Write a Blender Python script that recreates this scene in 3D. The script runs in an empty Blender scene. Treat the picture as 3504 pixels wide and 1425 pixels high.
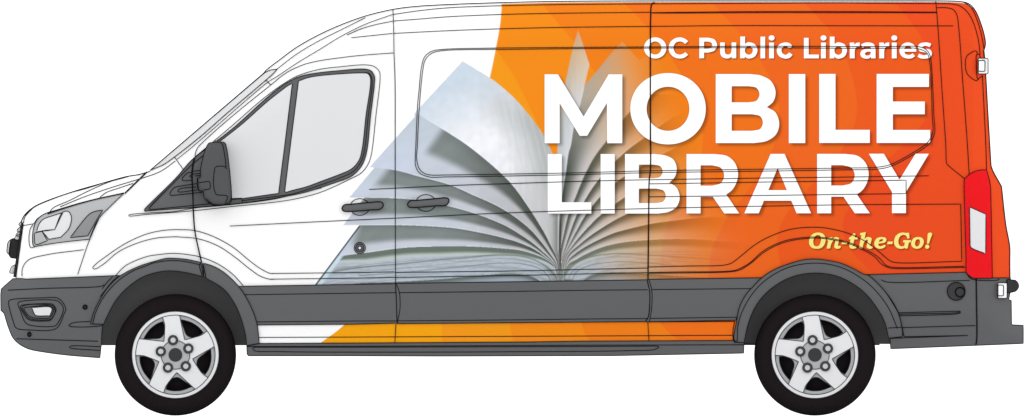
import bpy, math, numpy as np
from mathutils import Vector
from mathutils.geometry import delaunay_2d_cdt

K = 5.98 / 3504.0                      # metres per drawing unit
GY = 1423.4                            # drawing height of the ground
LIGHT = 1.2
scene = bpy.context.scene
col = scene.collection

# ------------------------------------------------------------------ outlines
WIN = {'A': (0, 500, 2.09667), 'B': (0, 900, 1.99667), 'C': (400, 200, 2.09667), 'D': (900, 0, 2.09667),
       'E': (1100, 0, 2.09667), 'F': (1700, 0, 2.09667), 'G': (2300, 0, 2.09667), 'H': (2904, 0, 2.09667),
       'I': (1100, 400, 2.09667), 'J': (1700, 400, 2.09667), 'K': (2300, 400, 2.09667), 'L': (2904, 400, 2.09667),
       'M': (500, 500, 2.09667), 'N': (600, 900, 1.99667), 'O': (1200, 900, 1.99667), 'P': (2000, 900, 1.99667),
       'Q': (2500, 900, 1.99667), 'R': (2904, 850, 1.8233), 'S': (2180, 100, 4.9538), 'T': (2700, 100, 4.9538),
       'U': (2740, 770, 5.3667), 'V': (640, 460, 4.03), 'W': (1080, 840, 6.1333), 'X': (1600, 800, 5.152),
       'Y': (2100, 800, 4.2933), 'Z': (0, 0, 0.73516), 'n': (0, 0, 1.0)}

def raw(s):
    pts, cor = [], []
    w = WIN['n']; sw = False
    for t in s.split():
        if t in WIN:
            w = WIN[t]; sw = True; continue
        c = t.endswith('*')
        a, b = t.rstrip('*').split(',')
        q = (w[0] + float(a) / w[2], w[1] + float(b) / w[2])
        if sw and pts and math.dist(q, pts[-1]) < 7 and not (c and not cor[-1]):
            sw = False; continue
        sw = False
        pts.append(q); cor.append(c)
    return pts, cor

def cr(p0, p1, p2, p3, n):
    """centripetal Catmull-Rom samples from p1 (incl) to p2 (excl)"""
    P = [np.array(p, float) for p in (p0, p1, p2, p3)]
    def d(a, b): return max(np.linalg.norm(b - a), 1e-6) ** 0.5
    t0 = 0; t1 = t0 + d(P[0], P[1]); t2 = t1 + d(P[1], P[2]); t3 = t2 + d(P[2], P[3])
    out = []
    for i in range(n):
        t = t1 + (t2 - t1) * i / n
        A1 = (t1 - t) / (t1 - t0) * P[0] + (t - t0) / (t1 - t0) * P[1]
        A2 = (t2 - t) / (t2 - t1) * P[1] + (t - t1) / (t2 - t1) * P[2]
        A3 = (t3 - t) / (t3 - t2) * P[2] + (t - t2) / (t3 - t2) * P[3]
        B1 = (t2 - t) / (t2 - t0) * A1 + (t - t0) / (t2 - t0) * A2
        B2 = (t3 - t) / (t3 - t1) * A2 + (t - t1) / (t3 - t1) * A3
        out.append(tuple((t2 - t) / (t2 - t1) * B1 + (t - t1) / (t2 - t1) * B2))
    return out

def path(s, closed=False, seg=10.0):
    """smooth curve through the points; '*' marks a sharp corner"""
    pts, cor = raw(s) if isinstance(s, str) else (list(s), [False] * len(s))
    n = len(pts)
    out = []
    rng = range(n if closed else n - 1)
    for i in rng:
        p1, p2 = pts[i], pts[(i + 1) % n]
        L = math.dist(p1, p2)
        if L < 1e-6: continue
        ext = lambda a, b: (2 * a[0] - b[0], 2 * a[1] - b[1])
        p0 = ext(p1, p2) if cor[i] or (not closed and i == 0) else pts[i - 1]
        j = (i + 1) % n
        p3 = ext(p2, p1) if cor[j] or (not closed and i == n - 2) else pts[(i + 2) % n]
        if math.dist(p0, p1) < 1e-6: p0 = ext(p1, p2)
        if math.dist(p2, p3) < 1e-6: p3 = ext(p2, p1)
        straight = (cor[i] and cor[j])
        k = 1 if straight else max(2, min(14, int(L / seg) + 2))
        out += [p1] if straight else cr(p0, p1, p2, p3, k)
    if not closed: out.append(pts[-1])
    return out

def C(s, seg=10.0): return path(s, True, seg)
def poly(s): return raw(s)[0]
def ell(w, cx, cy, rx, ry, n=48, p=2.0):
    ox, oy, sc = WIN[w]
    o = []
    for i in range(n):
        a = 2 * math.pi * i / n
        c, s = math.cos(a), math.sin(a)
        o.append((ox + (cx + rx * math.copysign(abs(c) ** (2 / p), c)) / sc, oy + (cy + ry * math.copysign(abs(s) ** (2 / p), s)) / sc))
    return o
def rect(w, x0, y0, x1, y1):
    ox, oy, sc = WIN[w]
    return [(ox + x0 / sc, oy + y0 / sc), (ox + x1 / sc, oy + y0 / sc), (ox + x1 / sc, oy + y1 / sc), (ox + x0 / sc, oy + y1 / sc)]
def rrect(w, x0, y0, x1, y1, r):
    ox, oy, sc = WIN[w]; o = []
    for (cx, cy, a0) in ((x1 - r, y0 + r, -90), (x1 - r, y1 - r, 0), (x0 + r, y1 - r, 90), (x0 + r, y0 + r, 180)):
        for k in range(6):
            a = math.radians(a0 + 18 * k)
            o.append((ox + (cx + r * math.cos(a)) / sc, oy + (cy + r * math.sin(a)) / sc))
    return o

# ------------------------------------------------------------------ body form
# whole outline of the van, front bumper foot -> over the roof -> rear bumper foot
BUMPF = 'B 683,650* 430,628 220,596 180,583 130,555 90,515 60,450 27,345* 5,325* 4,220 7,180* 30,158* 88,107* '
HOODL = 'A 112,945* 164,565* 150,540* 175,495 240,438 330,395 530,325 720,270 910,218 990,205 1075,182* '
ROOFL = ('C 235,805* 1055,105* 1065,90 1180,0 D 240,340 400,250 560,178 735,115 930,68 1090,47 1258,36 '
         'F 0,20 450,10 1258,6 G 600,6 1258,6 H 700,7 780,10 840,18 880,40 915,85 950,170 975,255 983,320 970,370* '
         '985,530* L 1002,0 1023,350* 1035,385 1098,500* 1130,780 1152,895 1158,940 1158,1048 R 1008,185* ')
BUMPR = 'R 1012,250* 1000,320* 1015,325* 1017,470* 1022,478* 1090,480* 1090,595* 795,607* 262,628*'
TOP = path(BUMPF + HOODL + ROOFL + BUMPR)
_t = np.array(TOP); SEG_A, SEG_B = _t[:-1], _t[1:]

def smooth(t): t = np.clip(t, 0, 1); return t * t * (3 - 2 * t)

GS = 6.0
gx = np.arange(-60, 3570, GS); gy = np.arange(-40, 1460, GS)
def _bake():
    X, Y = np.meshgrid(gx, gy)
    D = np.full(X.shape, 1e9)
    for a, b in zip(SEG_A, SEG_B):
        ab = b - a; L2 = max(ab @ ab, 1e-9)
        t = np.clip(((X - a[0]) * ab[0] + (Y - a[1]) * ab[1]) / L2, 0, 1)
        D = np.minimum(D, np.hypot(X - a[0] - t * ab[0], Y - a[1] - t * ab[1]))
    z = (GY - Y) * K
    half = 1.03 - 0.085 * smooth((z - 1.15) / 1.5) ** 1.0 - 0.03 * smooth((0.75 - z) / 0.6)
    x = np.clip(X * K, 0, None)
    half = half - 0.21 * np.clip(1 - x / 1.15, 0, 1) ** 2.2
    xr = np.clip((3504 - X) * K, 0, None)
    half = half - 0.05 * np.clip(1 - xr / 0.5, 0, 1) ** 2
    t = np.clip(D * K / 0.24, 0, 1)
    low = smooth((z - 0.40) / 0.25)
    half = half - (0.035 + 0.060 * low) * (1 - t) ** 2
    return half
SG = _bake()
def S(x, y):
    """half width of the van at a point of its side"""
    x = np.asarray(x, float); y = np.asarray(y, float)
    fx = np.clip((x - gx[0]) / GS, 0, len(gx) - 1.001); fy = np.clip((y - gy[0]) / GS, 0, len(gy) - 1.001)
    i = fx.astype(int); j = fy.astype(int); u = fx - i; v = fy - j
    return (SG[j, i] * (1 - u) * (1 - v) + SG[j, i + 1] * u * (1 - v) + SG[j + 1, i] * (1 - u) * v + SG[j + 1, i + 1] * u * v)
def wx(x): return (np.asarray(x, float) - 1752.0) * K
def wz(y): return (GY - np.asarray(y, float)) * K

# ------------------------------------------------------------------ materials
def lin(c):
    c = np.asarray(c, float)
    return np.where(c <= 0.04045, c / 12.92, ((c + 0.055) / 1.055) ** 2.4)
def hexc(h): return np.array([int(h[i:i + 2], 16) / 255 for i in (0, 2, 4)])
def base(c, spec):
    return np.maximum(lin(c) / LIGHT - 0.08 * spec, 0.0025)
MATS = {}
def mat(name, h, spec=0.1, rough=0.4, coat=0.0, gain=1.0, var=0.0):
    if name in MATS: return MATS[name]
    m = bpy.data.materials.new(name); m.use_nodes = True
    nt = m.node_tree; b = nt.nodes['Principled BSDF']
    c = np.minimum(base(hexc(h), spec) * gain, 0.9)
    b.inputs['Base Color'].default_value = (*c, 1)
    b.inputs['Roughness'].default_value = rough
    b.inputs['Specular IOR Level'].default_value = spec
    if var:                                              # fine uneven grain of moulded plastic / rubber
        tc = nt.nodes.new('ShaderNodeTexCoord'); no = nt.nodes.new('ShaderNodeTexNoise'); mp = nt.nodes.new('ShaderNodeMapRange')
        mx = nt.nodes.new('ShaderNodeVectorMath'); mx.operation = 'SCALE'
        no.inputs['Scale'].default_value = 160; no.inputs['Detail'].default_value = 3
        mp.inputs['To Min'].default_value = 1 - var; mp.inputs['To Max'].default_value = 1 + var
        mx.inputs[0].default_value = tuple(c)
        nt.links.new(tc.outputs['Object'], no.inputs['Vector']); nt.links.new(no.outputs['Fac'], mp.inputs['Value'])
        nt.links.new(mp.outputs['Result'], mx.inputs['Scale']); nt.links.new(mx.outputs['Vector'], b.inputs['Base Color'])
    MATS[name] = m
    return m
M_white = mat('white_paint', 'FDFDFD', 0.1, 0.35, gain=1.08)
M_letter = mat('white_vinyl', 'FFFFFF', 0.05, 0.5, gain=1.08)
M_yellow = mat('yellow_vinyl', 'F9ED86', 0.05, 0.5)
M_line = mat('dark_seam', '1c191a', 0.0, 0.8)
M_wline = mat('rim_edge', '404143', 0.0, 0.8)
M_clad = mat('grey_plastic', '646567', 0.2, 0.5, var=0.03, gain=1.08)
M_dark = mat('charcoal_plastic', '434343', 0.15, 0.6)
M_liner = mat('arch_liner', '434343', 0.0, 0.9, gain=2.8)
M_mirror = mat('mirror_plastic', '585A5C', 0.2, 0.5)
M_glass = mat('pale_glass', 'E7E8EA', 0.4, 0.08, gain=0.97)
M_lens = mat('clear_lens', 'E7E8EA', 0.4, 0.12)
M_head = mat('silver_lens', 'BBBDBF', 0.4, 0.15)
M_head2 = mat('smoked_lens', '929496', 0.3, 0.2)
M_red = mat('red_lens', 'ED1C24', 0.1, 0.15)
M_tyre = mat('black_rubber', '231F20', 0.02, 0.8, gain=1.0)
M_alloy = mat('pale_alloy', 'E7E8EA', 0.3, 0.35, gain=1.08)
M_alloy2 = mat('grey_alloy', 'BBBDBF', 0.3, 0.4)
M_nut = mat('nut_ring', '58595B', 0.2, 0.5)
BANDS = ['FBA919', 'F99D20', 'F8901F', 'F5831F', 'F47521', 'F26A25', 'F05E23', 'EF5226']
M_band = [mat('orange_vinyl_%s' % n, h, 0.05, 0.4) for n, h in zip(['gold', 'amber', 'honey', 'tangerine', 'orange', 'deep', 'vermilion', 'scarlet'], BANDS)]
def vc_mat():
    m = bpy.data.materials.new('printed_vinyl'); m.use_nodes = True
    nt = m.node_tree; b = nt.nodes['Principled BSDF']
    a = nt.nodes.new('ShaderNodeAttribute'); a.attribute_name = 'print'
    nt.links.new(a.outputs['Color'], b.inputs['Base Color'])
    b.inputs['Roughness'].default_value = 0.4; b.inputs['Specular IOR Level'].default_value = 0.05
    return m
M_print = vc_mat()

# ------------------------------------------------------------------ mesh helpers
van = bpy.data.objects.new('delivery_van', None); col.objects.link(van)
van['label'] = 'long white and orange library van with open book graphic, grey lower cladding and alloy wheels'
van['category'] = 'van'

def link(name, verts, faces, mats, parent, mi=None, smoothf=None, label=None):
    me = bpy.data.meshes.new(name)
    me.from_pydata([tuple(map(float, v)) for v in verts], [], [tuple(map(int, f)) for f in faces])
    for m in (mats if isinstance(mats, (list, tuple)) else [mats]): me.materials.append(m)
    if mi is not None: me.polygons.foreach_set('material_index', np.array(mi, dtype=np.int32))
    if smoothf is not None: me.polygons.foreach_set('use_smooth', np.array(smoothf, dtype=bool))
    me.update()
    o = bpy.data.objects.new(name, me); col.objects.link(o)
    if parent is not None: o.parent = parent
    if label: o['label'] = label
    return o

def ccw(p):
    a = sum(p[i][0] * p[(i + 1) % len(p)][1] - p[(i + 1) % len(p)][0] * p[i][1] for i in range(len(p)))
    return p if a > 0 else p[::-1]
def inside(px, py, pl):
    x = np.asarray(px); y = np.asarray(py); r = np.zeros(x.shape, bool)
    n = len(pl)
    for i in range(n):
        x1, y1 = pl[i]; x2, y2 = pl[(i + 1) % n]
        if y1 == y2: continue
        c = ((y1 > y) != (y2 > y))
        r ^= c & (x < (x2 - x1) * (y - y1) / (y2 - y1) + x1)
    return r
def edge_dist(px, py, pl):
    X = np.asarray(px, float); Y = np.asarray(py, float); D = np.full(X.shape, 1e9)
    n = len(pl)
    for i in range(n):
        a = np.array(pl[i]); b = np.array(pl[(i + 1) % n]); ab = b - a; L2 = max(ab @ ab, 1e-9)
        t = np.clip(((X - a[0]) * ab[0] + (Y - a[1]) * ab[1]) / L2, 0, 1)
        D = np.minimum(D, np.hypot(X - a[0] - t * ab[0], Y - a[1] - t * ab[1]))
    return D

def tri(outers, holes=(), grid=24.0, regions=()):
    """triangulate the union of outers minus holes; returns verts, tris, region index"""
    co, faces, kinds = [], [], []
    for kind, pls in (('o', outers), ('h', holes), ('r', regions)):
        for p in pls:
            p = ccw(list(p)); q = []
            for a in p:
                if not q or math.dist(q[-1], a) > 0.05: q.append(a)
            if math.dist(q[0], q[-1]) < 0.05: q.pop()
            if kind != 'r' and grid:                     # long straight sides follow the curved body too
                z = []
                for i in range(len(q)):
                    a, b = q[i], q[(i + 1) % len(q)]; k = max(1, int(math.dist(a, b) / min(grid, 12)))
                    z += [(a[0] + (b[0] - a[0]) * j / k, a[1] + (b[1] - a[1]) * j / k) for j in range(k)]
                q = z
            s = len(co); co += q; faces.append(list(range(s, s + len(q)))); kinds.append(kind)
    allp = np.array([a for o in outers for a in o])
    if grid:
        x0, y0 = allp.min(0); x1, y1 = allp.max(0)
        X, Y = np.meshgrid(np.arange(x0 + grid * .37, x1, grid), np.arange(y0 + grid * .41, y1, grid))
        X = X.ravel(); Y = Y.ravel(); m = np.zeros(len(X), bool); d = np.full(len(X), 1e9)
        for o in outers:
            m |= inside(X, Y, o); d = np.minimum(d, edge_dist(X, Y, o))
        m &= d > grid * .3
        co += list(zip(X[m], Y[m]))
    V, E, F, ov, oe, of = delaunay_2d_cdt([Vector((float(a), float(b))) for a, b in co], [], faces, 0, 1e-4, True)
    out, reg = [], []
    for f, o in zip(F, of):
        ks = [kinds[i] for i in o]
        if 'o' in ks and 'h' not in ks:
            out.append(tuple(f)); reg.append(ks.count('r'))
    return [(v[0], v[1]) for v in V], out, reg

def slab(name, outer, mats, parent, off, thick=0.004, holes=(), grid=24.0, regions=(), pillow=0.0, prad=12.0, both=False, multi=False, label=None, lower=None):
    """raised panel that follows the side of the van; off = height of its face over the body side (m)"""
    outers = outer if multi else [outer]
    V, T, R = tri(outers, holes, grid, regions)
    P = np.array(V); s = S(P[:, 0], P[:, 1])
    drop = 0
    if pillow:
        d = np.minimum.reduce([edge_dist(P[:, 0], P[:, 1], o) for o in outers]) if len(outers) > 1 else edge_dist(P[:, 0], P[:, 1], outers[0])
        drop = pillow * (1 - np.clip(d / prad, 0, 1)) ** 2
    f = s + off - drop; b = s + off - thick
    use = {}
    for t in T:
        for i in range(len(t)):
            e = (t[i], t[(i + 1) % len(t)])
            if e[::-1] in use: del use[e[::-1]]
            else: use[e] = 1
    res = []
    for sg in ((-1, 1) if both else (-1,)):
        n = len(V)
        vf = np.stack([wx(P[:, 0]), sg * f, wz(P[:, 1])], 1)
        used = sorted({i for e in use for i in e}); idx = {u: k for k, u in enumerate(used)}
        rim0 = vf[used]; rim1 = np.stack([wx(P[used, 0]), sg * b[used], wz(P[used, 1])], 1)
        verts = list(vf) + list(rim0) + list(rim1)
        # drawing y points down, so ccw in the drawing is cw seen from -y
        faces = [t[::-1] if sg < 0 else t for t in T]
        # facing check: camera side must face -y
        mi = list(R); sm = [True] * len(T)
        k0, k1 = n, n + len(used)
        for (a, c) in use:
            q = (k0 + idx[a], k0 + idx[c], k1 + idx[c], k1 + idx[a])
            faces.append(q if sg < 0 else q[::-1]); mi.append(0); sm.append(False)
        if not regions: mi = [0] * len(faces)
        res.append(link(name, verts, faces, mats, parent, mi, sm, label))
    return res[0]

def solid(name, outer, mats, parent, off=0.0, grid=22.0, strip_mat=None, halfw=None, stripfn=None):
    """closed body across the full width (or +-halfw)"""
    V, T, R = tri([outer], (), grid)
    P = np.array(V); n = len(V)
    s = S(P[:, 0], P[:, 1]) + off if halfw is None else np.full(n, halfw)
    use = {}
    for t in T:
        for i in range(len(t)):
            e = (t[i], t[(i + 1) % len(t)])
            if e[::-1] in use: del use[e[::-1]]
            else: use[e] = 1
    A = np.stack([wx(P[:, 0]), -s, wz(P[:, 1])], 1); B = A.copy(); B[:, 1] *= -1
    verts = list(A) + list(B); faces = [t[::-1] for t in T] + [tuple(i + n for i in t) for t in T]
    mi = [0] * len(faces); sm = [True] * len(faces)
    used = sorted({i for e in use for i in e}); idx = {u: k for k, u in enumerate(used)}
    NS = 8
    base_i = len(verts)
    for k in range(NS + 1):
        w = -1 + 2 * k / NS
        r = A[used].copy(); r[:, 1] = -w * r[:, 1] * -1
        r[:, 1] = s[used] * w
        verts += list(r)
    m = len(used)
    for (a, c) in use:
        for k in range(NS):
            i0 = base_i + k * m
            faces.append((i0 + idx[a], i0 + idx[c], i0 + m + idx[c], i0 + m + idx[a])); sm.append(False)
            mi.append(stripfn(*((P[a] + P[c]) / 2)) if stripfn else 0)
    return link(name, verts, faces, mats, parent, mi, sm)

def ribbon(name, paths, parent, off, w=2.0, m=None, both=False, closed=False, inset=0.0):
    for p in paths: o = ribbon1(name, [p], parent, off, w, m, both, closed, inset)
    return o
def ribbon1(name, paths, parent, off, w=2.0, m=None, both=False, closed=False, inset=0.0):
    """dark pressed lines / gaps lying on the side, one mesh for one set of lines"""
    verts, faces = [], []
    for p in paths:
        if isinstance(p, str): p = path(p, closed)
        ww = w * (1.36 if w < 3 else 1.2)
        # resample so that long straight pieces follow the curved side
        q = []
        pp = list(p) + ([p[0]] if closed else [])
        for a, b in zip(pp[:-1], pp[1:]):
            L = math.dist(a, b); k = max(1, int(L / 14))
            if L < 1e-3: continue
            for i in range(k): q.append((a[0] + (b[0] - a[0]) * i / k, a[1] + (b[1] - a[1]) * i / k))
        if not closed: q.append(pp[-1])
        Q = np.array(q); n = len(Q)
        if n < 2: continue
        if closed: d = np.roll(Q, -1, 0) - np.roll(Q, 1, 0)
        else:
            d = np.zeros_like(Q); d[1:-1] = Q[2:] - Q[:-2]; d[0] = Q[1] - Q[0]; d[-1] = Q[-1] - Q[-2]
        d /= np.maximum(np.linalg.norm(d, axis=1, keepdims=True), 1e-9)
        nn = np.stack([-d[:, 1], d[:, 0]], 1)
        a = Q + nn * (ww / 2 + inset); b = Q + nn * (-ww / 2 + inset)
        mid = S(Q[:, 0], Q[:, 1])
        for sg in ((-1, 1) if both else (-1,)):
            s0 = len(verts)
            for e in (a, b):
                y = sg * (np.maximum(S(e[:, 0], e[:, 1]), mid) + off)
                verts += list(np.stack([wx(e[:, 0]), y, wz(e[:, 1])], 1))
            for i in range(n if closed else n - 1):
                j = (i + 1) % n
                f = (s0 + i, s0 + j, s0 + n + j, s0 + n + i)
                faces.append(f if sg < 0 else f[::-1])
    return link(name, verts, faces, m or M_line, parent)
def loops(name, pls, parent, off, w=2.0, m=None, both=False, inset=0.0):
    return ribbon(name, pls, parent, off, w, m, both, True, inset)

# ------------------------------------------------------------------ outlines of the painted body
def arch_out(pts, cx, cy, d):
    o = []
    for x, y in pts:
        L = math.hypot(x - cx, y - cy); o.append((x + (x - cx) / L * d, y + (y - cy) / L * d))
    return o
ARCH_R = path('Q 1090,558* 1075,490 1050,400 1000,310 920,210 820,135 720,90 583,70 440,90 330,140 240,210 170,300 120,420 92,548*')
ARCH_F = path('N 485,566* 480,500 455,400 405,280 330,180 210,105 100,68 0,57 B 1090,62 970,100 860,180 790,260 730,370 705,450 692,566*')
CF, CR_ = (600, 1215), (2789, 1214)
shell = (path(HOODL + ROOFL) + poly('R 1000,215 905,590 268,612') + arch_out(ARCH_R, *CR_, 4) + poly('P 1080,612 200,628 O 0,630 N 500,630')
         + arch_out(ARCH_F, *CF, 4) + poly('B 676,640 300,590 112,500 112,112'))
def strip_idx(x, y):
    if y > 880 and min(math.dist((x, y), CF), math.dist((x, y), CR_)) < 345: return 2
    return 1 if x > 3300 and y < 960 else 0
body = solid('body', shell, [M_white, M_band[7], M_liner], van, 0.0, 16.0, stripfn=strip_idx)
body['label'] = 'white and orange painted van body shell'

# underbody box and wheel arch liners
V8 = [(wx(x), sy * 0.70, wz(y)) for x in (380, 3010) for sy in (-1, 1) for y in (1182, 1090)]
link('underbody', V8, [(0, 1, 3, 2), (4, 6, 7, 5), (0, 2, 6, 4), (1, 5, 7, 3), (0, 4, 5, 1), (2, 3, 7, 6)], M_liner, van)
def plate(name, pl, y0, th, m, parent):
    V, T, _ = tri([pl], (), None); P = np.array(V); n = len(V)
    vs = [(float(wx(a)), y0, float(wz(b))) for a, b in V] + [(float(wx(a)), y0 + th, float(wz(b))) for a, b in V]
    fs = [t[::-1] for t in T] + [tuple(i + n for i in t) for t in T]
    use = {}
    for t in T:
        for i in range(len(t)):
            e = (t[i], t[(i + 1) % len(t)])
            if e[::-1] in use: del use[e[::-1]]
            else: use[e] = 1
    fs += [(a, c, c + n, a + n) for a, c in use]
    return link(name, vs, fs, m, parent)
for A_, c in ((ARCH_F, CF), (ARCH_R, CR_)):
    q = arch_out(A_, *c, 8)
    q = [(x, min(y, 1183.5)) for x, y in q]
    for sy in (-0.80, 0.76): plate('wheel_arch_liner', q, sy, 0.04, M_liner, van)

# ------------------------------------------------------------------ doors (white panels)
DOOR_TOP = 'C 560,705 563,680 580,640 640,580 700,525 900,355 1102,193 D 150,535 220,495 300,462 400,438 560,415 700,399 940,381* '
door = slab('front_door', C(DOOR_TOP + '942,400* 948,1048* I 531,1048* W 1680,800* N 430,158* M 560,905 480,865 410,840* 398,830* 350,620 340,500 328,330 325,200 345,95*'),
            M_white, van, 0.003, 0.0025, both=True)
sdoor = slab('sliding_door', C('D 936,76* 948,1048* I 531,1048* O 305,140* P 427,114* J 1086,1048* 1095,440* 1102,390* F 1102,200* 1110,40* 1100,24* 500,24* 0,28* E 1000,40*'),
             M_white, van, 0.003, 0.0025)

# ------------------------------------------------------------------ lettering outlines
G_main = [  # (outers, holes)
    ([poly('F 343,535 438,535 623,838 803,535 900,535 900,1029 792,1029 790,740 648,976 595,976 451,742 451,1029 343,1029')], []),
    ([ell('n', 2286, 372.8, 129, 122, 72, 2.04)], [ell('n', 2285.8, 373, 73.2, 75.5, 60, 2.04)]),
    ([C('G 313,533* 560,533* 640,545 710,585 742,660 725,730 680,770* 742,810 768,890 745,965 680,1012 590,1028* 313,1028*', 5)],
     [C('G 427,620* 550,620* 605,632 627,678 605,724 550,736* 427,736*', 5), C('G 427,821* 575,821* 632,836 651,880 632,926 575,940* 427,940*', 5)]),
    ([rect('G', 837, 533, 955, 1028)], []),
    ([poly('G 1055,532 1172,532 1172,933 1418,933 1418,1027 1055,1027')], []),
    ([poly('H 201,532 576,532 576,625 317,625 317,730 546,730 546,821 317,821 317,934 585,934 585,1027 201,1027')], [])]
G_lib = [
    ([poly('J 365,268 466,268 466,614 678,614 678,695 365,695')], []),
    ([rect('J', 745, 268, 846, 695)], []),
    ([C('J 920,268* 1135,268* 1215,280 1270,312 1291,375 1275,435 1238,472* 1290,510 1312,580 1290,645 1235,682 1160,695* 920,695*', 5)],
     [C('J 1019,344* 1125,344* 1172,355 1190,393 1172,431 1125,442* 1019,442*', 5), C('J 1019,516* 1145,516* 1195,530 1212,568 1195,606 1145,620* 1019,620*', 5)]),
    ([C('K 103,268* 305,268* 395,283 452,335 473,412 460,475 428,528 388,558* 481,694* 374,694* 292,575* 204,575* 204,694* 103,694*', 5)],
     [C('K 204,349* 288,349* 350,368 373,422 350,476 288,495* 204,495*', 5)]),
    ([poly('K 707,267 806,267 997,693 893,693 855,603 658,603 621,693 518,693')], [poly('K 757,368 823,527 690,527')]),
    ([[(x + 937 / 2.09667, y) for x, y in C('K 103,267* 305,267* 395,282 452,334 473,411 460,474 428,527 388,557* 481,693* 374,693* 292,574* 204,574* 204,693* 103,693*', 5)]],
     [[(x + 937 / 2.09667, y) for x, y in C('K 204,348* 288,348* 350,367 373,421 350,475 288,494* 204,494*', 5)]]),
    ([poly('L 145,266 252,266 365,452 480,266 575,266 411,540 411,692 311,692 311,540')], [])]
_b = C('S 1750,128* 1829,128* 1829,254* 1865,230 1908,225 2000,262 2040,360 2000,460 1908,500 1860,492 1824,463* 1824,495* 1748,495*', 3)
_bh = ell('S', 1894, 363, 68, 73)
_r = C('T 1030,230* 1106,230* 1106,268* 1145,236 1198,227* 1198,300* 1140,308 1112,365* 1112,497* 1030,497*', 3)
_sh = (2700 - 2180) - 1058 / 4.9538
G_top = [
    ([ell('S', 307, 321, 190, 179)], [ell('S', 306, 322, 107, 112)]),
    ([C('S 866,206* 800,160 725,142 630,165 560,230 535,321 560,412 630,478 725,500 800,485 866,438* 815,392* 775,422 725,434 660,415 628,370 616,321 628,270 660,228 725,210 775,222 815,252*', 3)], []),
    ([C('S 1055,148* 1210,148* 1310,178 1356,272 1310,365 1210,399* 1135,399* 1135,495* 1055,495*', 3)], [C('S 1135,213* 1205,213* 1256,230 1275,272 1256,315 1205,334* 1135,334*', 3)]),
    ([C('S 1408,228* 1486,228* 1486,365* 1498,415 1540,434 1588,412 1602,360* 1602,228* 1680,228* 1680,495* 1605,495* 1605,463* 1570,490 1520,500 1450,478 1412,425 1408,370*', 3)], []),
    ([_b], [_bh]),
    ([rect('S', 2092, 130, 2170, 497)], []),
    ([rect('S', 2239, 230, 2319, 497), ell('S', 2280, 151, 50, 44)], []),
    ([C('S 2634,295* 2590,245 2515,227 2410,265 2368,363 2410,462 2515,502 2590,485 2636,435* 2574,398* 2550,425 2515,438 2465,412 2447,363 2465,315 2515,290 2550,302 2574,332*', 3)], []),
    ([poly('T 252,150 332,150 332,434 505,434 505,497 252,497')], []),
    ([rect('T', 542, 230, 623, 497), ell('T', 584, 151, 50, 44)], []),
    ([[(x + _sh, y + .4) for x, y in _b]], [[(x + _sh, y + .4) for x, y in _bh]]),
    ([_r], []),
    ([C('T 1220,262* 1280,235 1345,227 1435,255 1466,340* 1466,497* 1390,497* 1390,465* 1360,495 1305,503 1235,480 1208,420 1235,362 1315,340 1386,340* 1380,305 1335,290 1285,298 1248,318*', 3)],
     [C('T 1386,386* 1325,386 1285,412 1300,445 1335,450 1375,435 1386,405*', 3)]),
    ([[(x + 500 / 4.9538, y) for x, y in _r]], []),
    ([rect('T', 1743, 230, 1824, 497), ell('T', 1784, 151, 50, 44)], []),
    ([C('T 2155,385* 1952,385* 1975,425 2025,440 2065,432 2095,413* 2135,458* 2090,490 2025,502 1915,465 1872,365 1915,268 2013,227 2115,268 2157,350', 3)],
     [C('T 1952,340* 1975,298 2015,285 2060,300 2078,340*', 3)]),
    ([C('T 2410,250* 2385,305* 2340,290 2295,285 2262,305 2300,330 2390,350 2422,415 2390,480 2295,503 2225,495 2180,470* 2205,418* 2250,438 2300,445 2342,425 2300,397 2215,375 2185,308 2215,250 2305,227 2360,232', 3)], [])]
G_go = [
    ([C('U 322,142 405,165 450,225 455,300 430,370 375,425 290,440 205,420 160,365 152,300 175,225 230,165', 3)], [C('U 320,187 360,205 375,250 365,320 335,380 290,395 245,375 230,320 240,255 275,200', 3)]),
    ([C('U 490,242* 582,226* 573,270* 610,238 655,225 700,245 702,290 684,370 692,390 720,380* 742,405* 710,435 660,440 618,415 620,370 636,300 625,275 590,300 560,355 540,435* 475,435* 507,285* 478,285*', 3)], []),
    ([poly('U 757,310 855,312 848,355 750,355')], []),
    ([C('U 965,158* 1005,158* 992,230* 1050,230* 1043,268* 985,268* 965,365 975,392 1010,380* 1035,405* 1000,432 950,440 905,425 893,390 900,340 915,268* 885,268* 890,235* 930,210*', 3)], []),
    ([C('U 1095,150* 1197,133* 1170,262* 1205,230 1250,225 1300,250 1295,300 1278,370 1285,392 1310,382* 1338,405* 1305,435 1255,440 1212,415 1215,370 1232,290 1220,272 1190,285 1155,340 1135,435* 1065,435* 1115,190* 1088,190*', 3)], []),
    ([C('U 1425,345* 1430,380 1465,395 1540,365* 1562,390* 1520,425 1450,440 1380,415 1352,360 1365,290 1410,240 1490,225 1555,240 1575,275 1550,320 1490,338', 3)], [C('U 1432,312* 1450,280 1485,262 1512,270 1500,298 1470,308', 3)]),
    ([poly('U 1595,308 1690,308 1683,355 1586,355')], []),
    ([C('U 1955,145* 1990,150* 1998,248* 1958,250* 1940,205 1890,185 1830,210 1795,280 1800,350 1830,390 1860,395 1900,385 1912,325* 1878,322* 1885,282* 2027,282* 2018,322* 1985,325* 1962,435* 1915,435* 1912,418* 1880,435 1830,440 1765,420 1720,360 1715,290 1740,215 1800,160 1880,142 1930,150', 3)], []),
    ([C('U 2160,225 2225,240 2260,290 2250,360 2205,420 2130,440 2060,415 2028,355 2040,290 2085,240', 3)], [C('U 2155,265 2185,280 2190,325 2165,385 2125,398 2100,365 2105,310 2125,275', 3)]),
    ([C('U 2335,165 2370,142 2412,160 2405,200 2385,250 2355,345* 2318,345* 2328,240', 3), ell('U', 2323, 402, 38, 38)], [])]
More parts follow.
